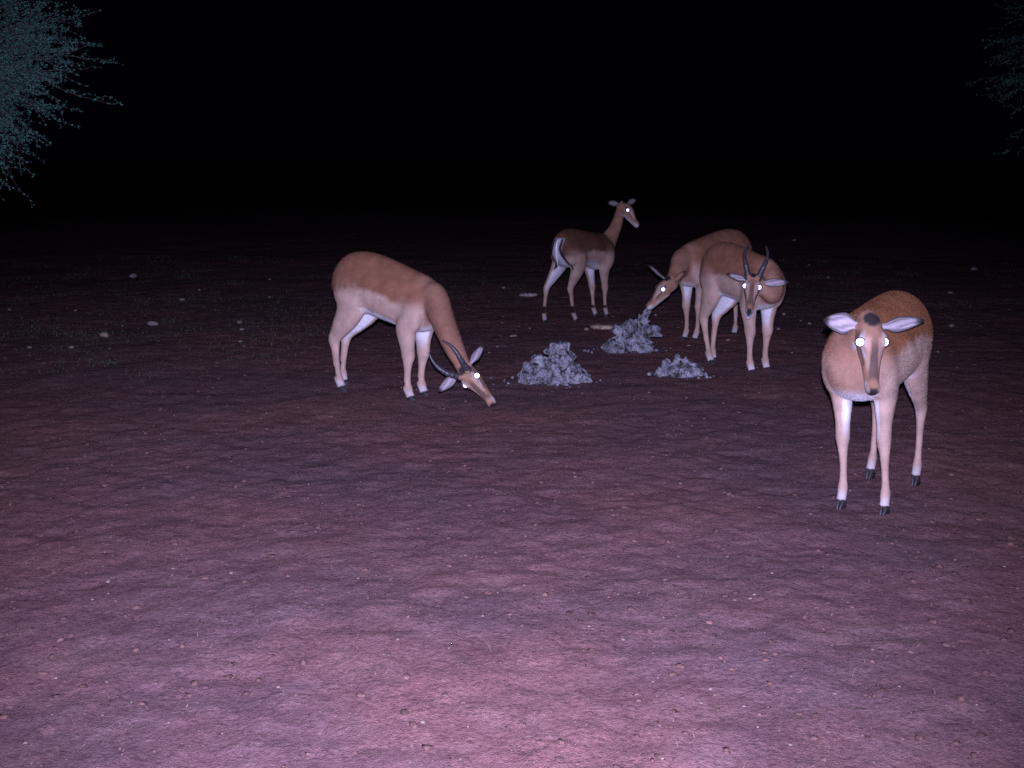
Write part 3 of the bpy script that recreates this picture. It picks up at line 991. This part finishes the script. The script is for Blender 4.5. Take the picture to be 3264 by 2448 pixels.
slab('dead_branch', 'short pale dead branch lying left of the furthest ewe', 'branch', (.08, 13.5, 0), (.275, 13.53, 0), .075, .05, 'wood')
slab('rock_slab', 'flat pale slab lying against the left of the jagged salt rock', 'rock', (.70, 10.95, 0), (.93, 10.90, 0), .12, .05, 'tan_stone')

# ------------------------------------------------------------------ gravel, litter and short grass (nobody could count them)
def scatter_gravel(name, label, mat, n, w0, w1, pw):
    base = []
    for s in range(3):
        bm = bmesh.new(); bmesh.ops.create_icosphere(bm, subdivisions=1, radius=.5)
        V = np.array([tuple(v.co * (1 + .9 * noise.noise(v.co * 3.5 + Vector((s * 9, 0, 0))))) for v in bm.verts]); V[:, 2] *= .45
        base.append((V, np.array([[v.index for v in f.verts] for f in bm.faces]))); bm.free()
    VV = []; TT = []; o = 0
    y = 2.2 + 11 * rng.random(n) ** 2.0
    x = rng.uniform(-1, 1, n) * (y * .50 + .5)
    w = w0 + w1 * rng.random(n) ** pw + .0004 * y
    for i in range(n):
        V, T = base[i % 3]
        a = rng.random() * 6.28; ca, sa = math.cos(a), math.sin(a)
        Q = V * w[i] * rng.uniform(.75, 1.3, 3)
        Q = np.stack([Q[:, 0] * ca - Q[:, 1] * sa + x[i], Q[:, 0] * sa + Q[:, 1] * ca + y[i], Q[:, 2] + ground_z(x[i], y[i]) + w[i] * .12], 1)
        VV.append(Q); TT.append(T + o); o += len(V)
    me = tri_mesh(name, np.concatenate(VV), np.concatenate(TT))
    tag(link(name, me, M[mat]), label, 'gravel', kind='stuff')
scatter_gravel('gravel', 'fine loose gravel scattered over the red soil', 'gravel', 2600, .003, .013, 4)
scatter_gravel('soil_clods', 'crumbled clods of trampled red soil', 'clod', 5200, .005, .026, 4)

def scatter_blades(name, label, cat, mat, spots, per, spread, h, w, lie=0.0):
    VV = []
    for (cx, cy, k) in spots:
        for _ in range(int(per * k)):
            a = rng.random() * 6.28; r = spread * k * math.sqrt(rng.random())
            x, y = cx + r * math.cos(a), cy + r * math.sin(a) * 1.3
            z = ground_z(x, y)
            hh = h * rng.uniform(.5, 1.2)
            b = rng.random() * 6.28
            sx, sy = math.cos(b) * w, math.sin(b) * w
            ln = rng.normal(0, .5, 2) * hh + np.array((-math.sin(b), math.cos(b))) * lie * hh
            m_ = (x + ln[0] * .4, y + ln[1] * .4, z + hh * (.6 if not lie else .1))
            VV += [(x - sx, y - sy, z - .003), (x + sx, y + sy, z - .003), (m_[0] + sx * .7, m_[1] + sy * .7, m_[2]),
                   (x - sx, y - sy, z - .003), (m_[0] + sx * .7, m_[1] + sy * .7, m_[2]), (m_[0] - sx * .7, m_[1] - sy * .7, m_[2]),
                   (m_[0] - sx * .7, m_[1] - sy * .7, m_[2]), (m_[0] + sx * .7, m_[1] + sy * .7, m_[2]), (x + ln[0], y + ln[1], z + hh * (1 if not lie else .14))]
    V = np.array(VV)
    me = tri_mesh(name, V, np.arange(len(V)).reshape(-1, 3))
    tag(link(name, me, M[mat], smooth=False), label, cat, kind='stuff')

spots = []
for _ in range(170):
    y = rng.uniform(8.5, 19)
    x = -y * rng.uniform(.16, .46)
    spots.append((x, y, rng.uniform(.3, 1.0)))
for _ in range(60):
    y = rng.uniform(12.5, 19); spots.append((y * rng.uniform(.2, .45), y, rng.uniform(.3, 1.0)))
for _ in range(50):
    y = rng.uniform(13.5, 20); spots.append((y * rng.uniform(-.15, .2), y, rng.uniform(.3, .9)))
scatter_blades('grass', 'sparse short green grass on the soil at the back', 'grass', 'grass', spots, 42, .30, .020, .0022)
lit = [(y * rng.uniform(-.46, .46), y, rng.uniform(.5, 1)) for y in rng.uniform(2.6, 11, 420)]
scatter_blades('leaf_litter', 'bits of dry grass and twig strewn over the soil', 'litter', 'dry', lit, 6, .30, .045, .0014, lie=1.0)

# ------------------------------------------------------------------ acacia trees
def acacia(label, base, height, crown_c, crown_r, seed, n_limb=11, n_twig=26, leaf=.011, leaves=34):
    r = np.random.default_rng(seed)
    emp = bpy.data.objects.new('acacia_tree', None); C.objects.link(emp)
    base = np.array((base[0], base[1], ground_z(base[0], base[1]) - .05)); emp.location = base
    tag(emp, label, 'tree', 'acacias beside the clearing')
    crown_c = np.array(crown_c, float); crown_r = np.array(crown_r, float)
    BV = []; BF = []
    def tube(P, r0, r1, seg=6):
        P = np.array(P); o = sum(len(v) for v in BV)
        tan = np.gradient(P, axis=0); tan /= np.linalg.norm(tan, axis=1)[:, None] + 1e-9
        V = []
        for i, (p, t) in enumerate(zip(P, tan)):
            a = norm(np.cross(t, (.31, .47, .82))); b = np.cross(t, a)
            rr = r0 + (r1 - r0) * i / (len(P) - 1)
            for k in range(seg):
                an = 2 * math.pi * k / seg
                V.append(p + (a * math.cos(an) + b * math.sin(an)) * rr - base)
        BV.append(np.array(V))
        for i in range(len(P) - 1):
            for k in range(seg):
                k2 = (k + 1) % seg
                BF.append((o + i * seg + k, o + i * seg + k2, o + (i + 1) * seg + k2, o + (i + 1) * seg + k))
        BF.append(tuple(o + (len(P) - 1) * seg + k for k in range(seg)))
    def wander(a, b, n, amp, sag=0.0):
        t = np.linspace(0, 1, n)[:, None]
        P = a * (1 - t) + b * t
        P += np.cumsum(r.normal(0, amp, (n, 3)), axis=0) * np.sin(np.pi * t) 
        P[:, 2] -= (t[:, 0] ** 2) * sag
        return P
    fork = np.array((base[0] + .05, base[1], height * .38))
    tube(wander(base, fork, 9, .02), .11, .075, 10)
    LP = []; LD = []
    for i in range(n_limb):
        d = norm(r.normal(0, 1, 3) * (1, 1, .7)); 
        e = crown_c + d * crown_r * r.uniform(.45, .75)
        P = wander(fork, e, 12, .025)
        tube(P, .045, .012, 7)
        for j in range(n_twig):
            k = r.integers(3, 12); s = P[k]
            out = norm(s - crown_c + np.array((0, 0, .25)) + r.normal(0, .24, 3) * crown_r)
            ln = r.uniform(.25, 1.0) * crown_r.mean() * .74
            e2 = s + out * ln
            Q = wander(s, e2, 9, .012, sag=ln * r.uniform(-.05, .28))
            tube(Q, .006, .0016, 4)
            for m in range(2, 9):
                for _ in range(2):
                    if r.random() < .55: continue
                    o2 = norm(out * 1.2 + r.normal(0, .48, 3)); l2 = r.uniform(.05, .20)
                    Q2 = wander(Q[m], Q[m] + o2 * l2, 5, .006, sag=l2 * .1)
                    tube(Q2, .0026, .0010, 3)
                    k3 = leaves // 7
                    LP.append(np.repeat(Q2[1:], k3, 0) + r.normal(0, .0045, (4 * k3, 3))); LD.append(o2 + r.normal(0, .9, (4 * k3, 3)))
                k3 = leaves // 6
                LP.append(Q[m] + r.normal(0, .006, (k3, 3))); LD.append(out + r.normal(0, .9, (k3, 3)))
    V = np.concatenate(BV)
    link('trunk', mesh_from('trunk', V, BF), M['bark'], emp)
    LP = np.concatenate(LP) - base; LD = np.concatenate(LD); LD /= np.linalg.norm(LD, axis=1)[:, None] + 1e-9; n = len(LP)
    sd_ = np.cross(LD, r.normal(0, 1, (n, 3))); sd_ /= np.linalg.norm(sd_, axis=1)[:, None] + 1e-9
    ln = leaf * r.uniform(.6, 1.5, (n, 1)); w = ln * .24
    A = LP; Bp = LP + LD * ln * .5 + sd_ * w; Cp = LP + LD * ln; Dp = LP + LD * ln * .5 - sd_ * w
    LV = np.stack([A, Bp, Cp, Dp], 1).reshape(-1, 3)
    i0 = np.arange(n) * 4
    T = np.concatenate([np.stack([i0, i0 + 1, i0 + 2], 1), np.stack([i0, i0 + 2, i0 + 3], 1)])
    link('crown', tri_mesh('crown', LV, T), M['leaf'], emp, smooth=False)
    return emp

acacia('acacia with fine drooping twigs reaching in at the upper left', (-4.75, 8.9, 0), 2.6, (-4.11, 8.9, 2.34), (1.02, 1.02, .60), 5, n_limb=22, n_twig=38, leaf=.0105, leaves=48)
acacia('faintly lit acacia at the upper right edge', (6.6, 12.6, 0), 3.4, (6.00, 12.6, 2.95), (1.3, 1.3, .85), 11, n_limb=20, n_twig=36, leaf=.012, leaves=40)

# crumbs broken off the salt rocks, lying round their feet
def scatter_crumbs():
    VV = []; TT = []; o = 0
    bm = bmesh.new(); bmesh.ops.create_icosphere(bm, subdivisions=1, radius=.5)
    V = np.array([tuple(v.co * (1 + .4 * noise.noise(v.co * 3))) for v in bm.verts]); T = np.array([[v.index for v in f.verts] for f in bm.faces]); bm.free()
    for cx, cy, rx, ry, n in ((.93, 9.66, .25, .19, 34), (.285, 8.25, .28, .20, 36), (1.165, 8.46, .20, .15, 26)):
        for _ in range(n):
            a = rng.random() * 6.28; q = 1 + abs(rng.normal(0, .30)) - .12
            x, y = cx + rx * q * math.cos(a), cy + ry * q * math.sin(a)
            w = .006 + .030 * rng.random() ** 3
            Q = V * w * rng.uniform(.7, 1.3, 3) + np.array((x, y, ground_z(x, y) + w * .15))
            VV.append(Q); TT.append(T + o); o += len(V)
    tag(link('rock_crumbs', tri_mesh('rock_crumbs', np.concatenate(VV), np.concatenate(TT)), M['lick']), 'grey crumbs scattered round the salt rocks', 'rubble', kind='stuff')
scatter_crumbs()
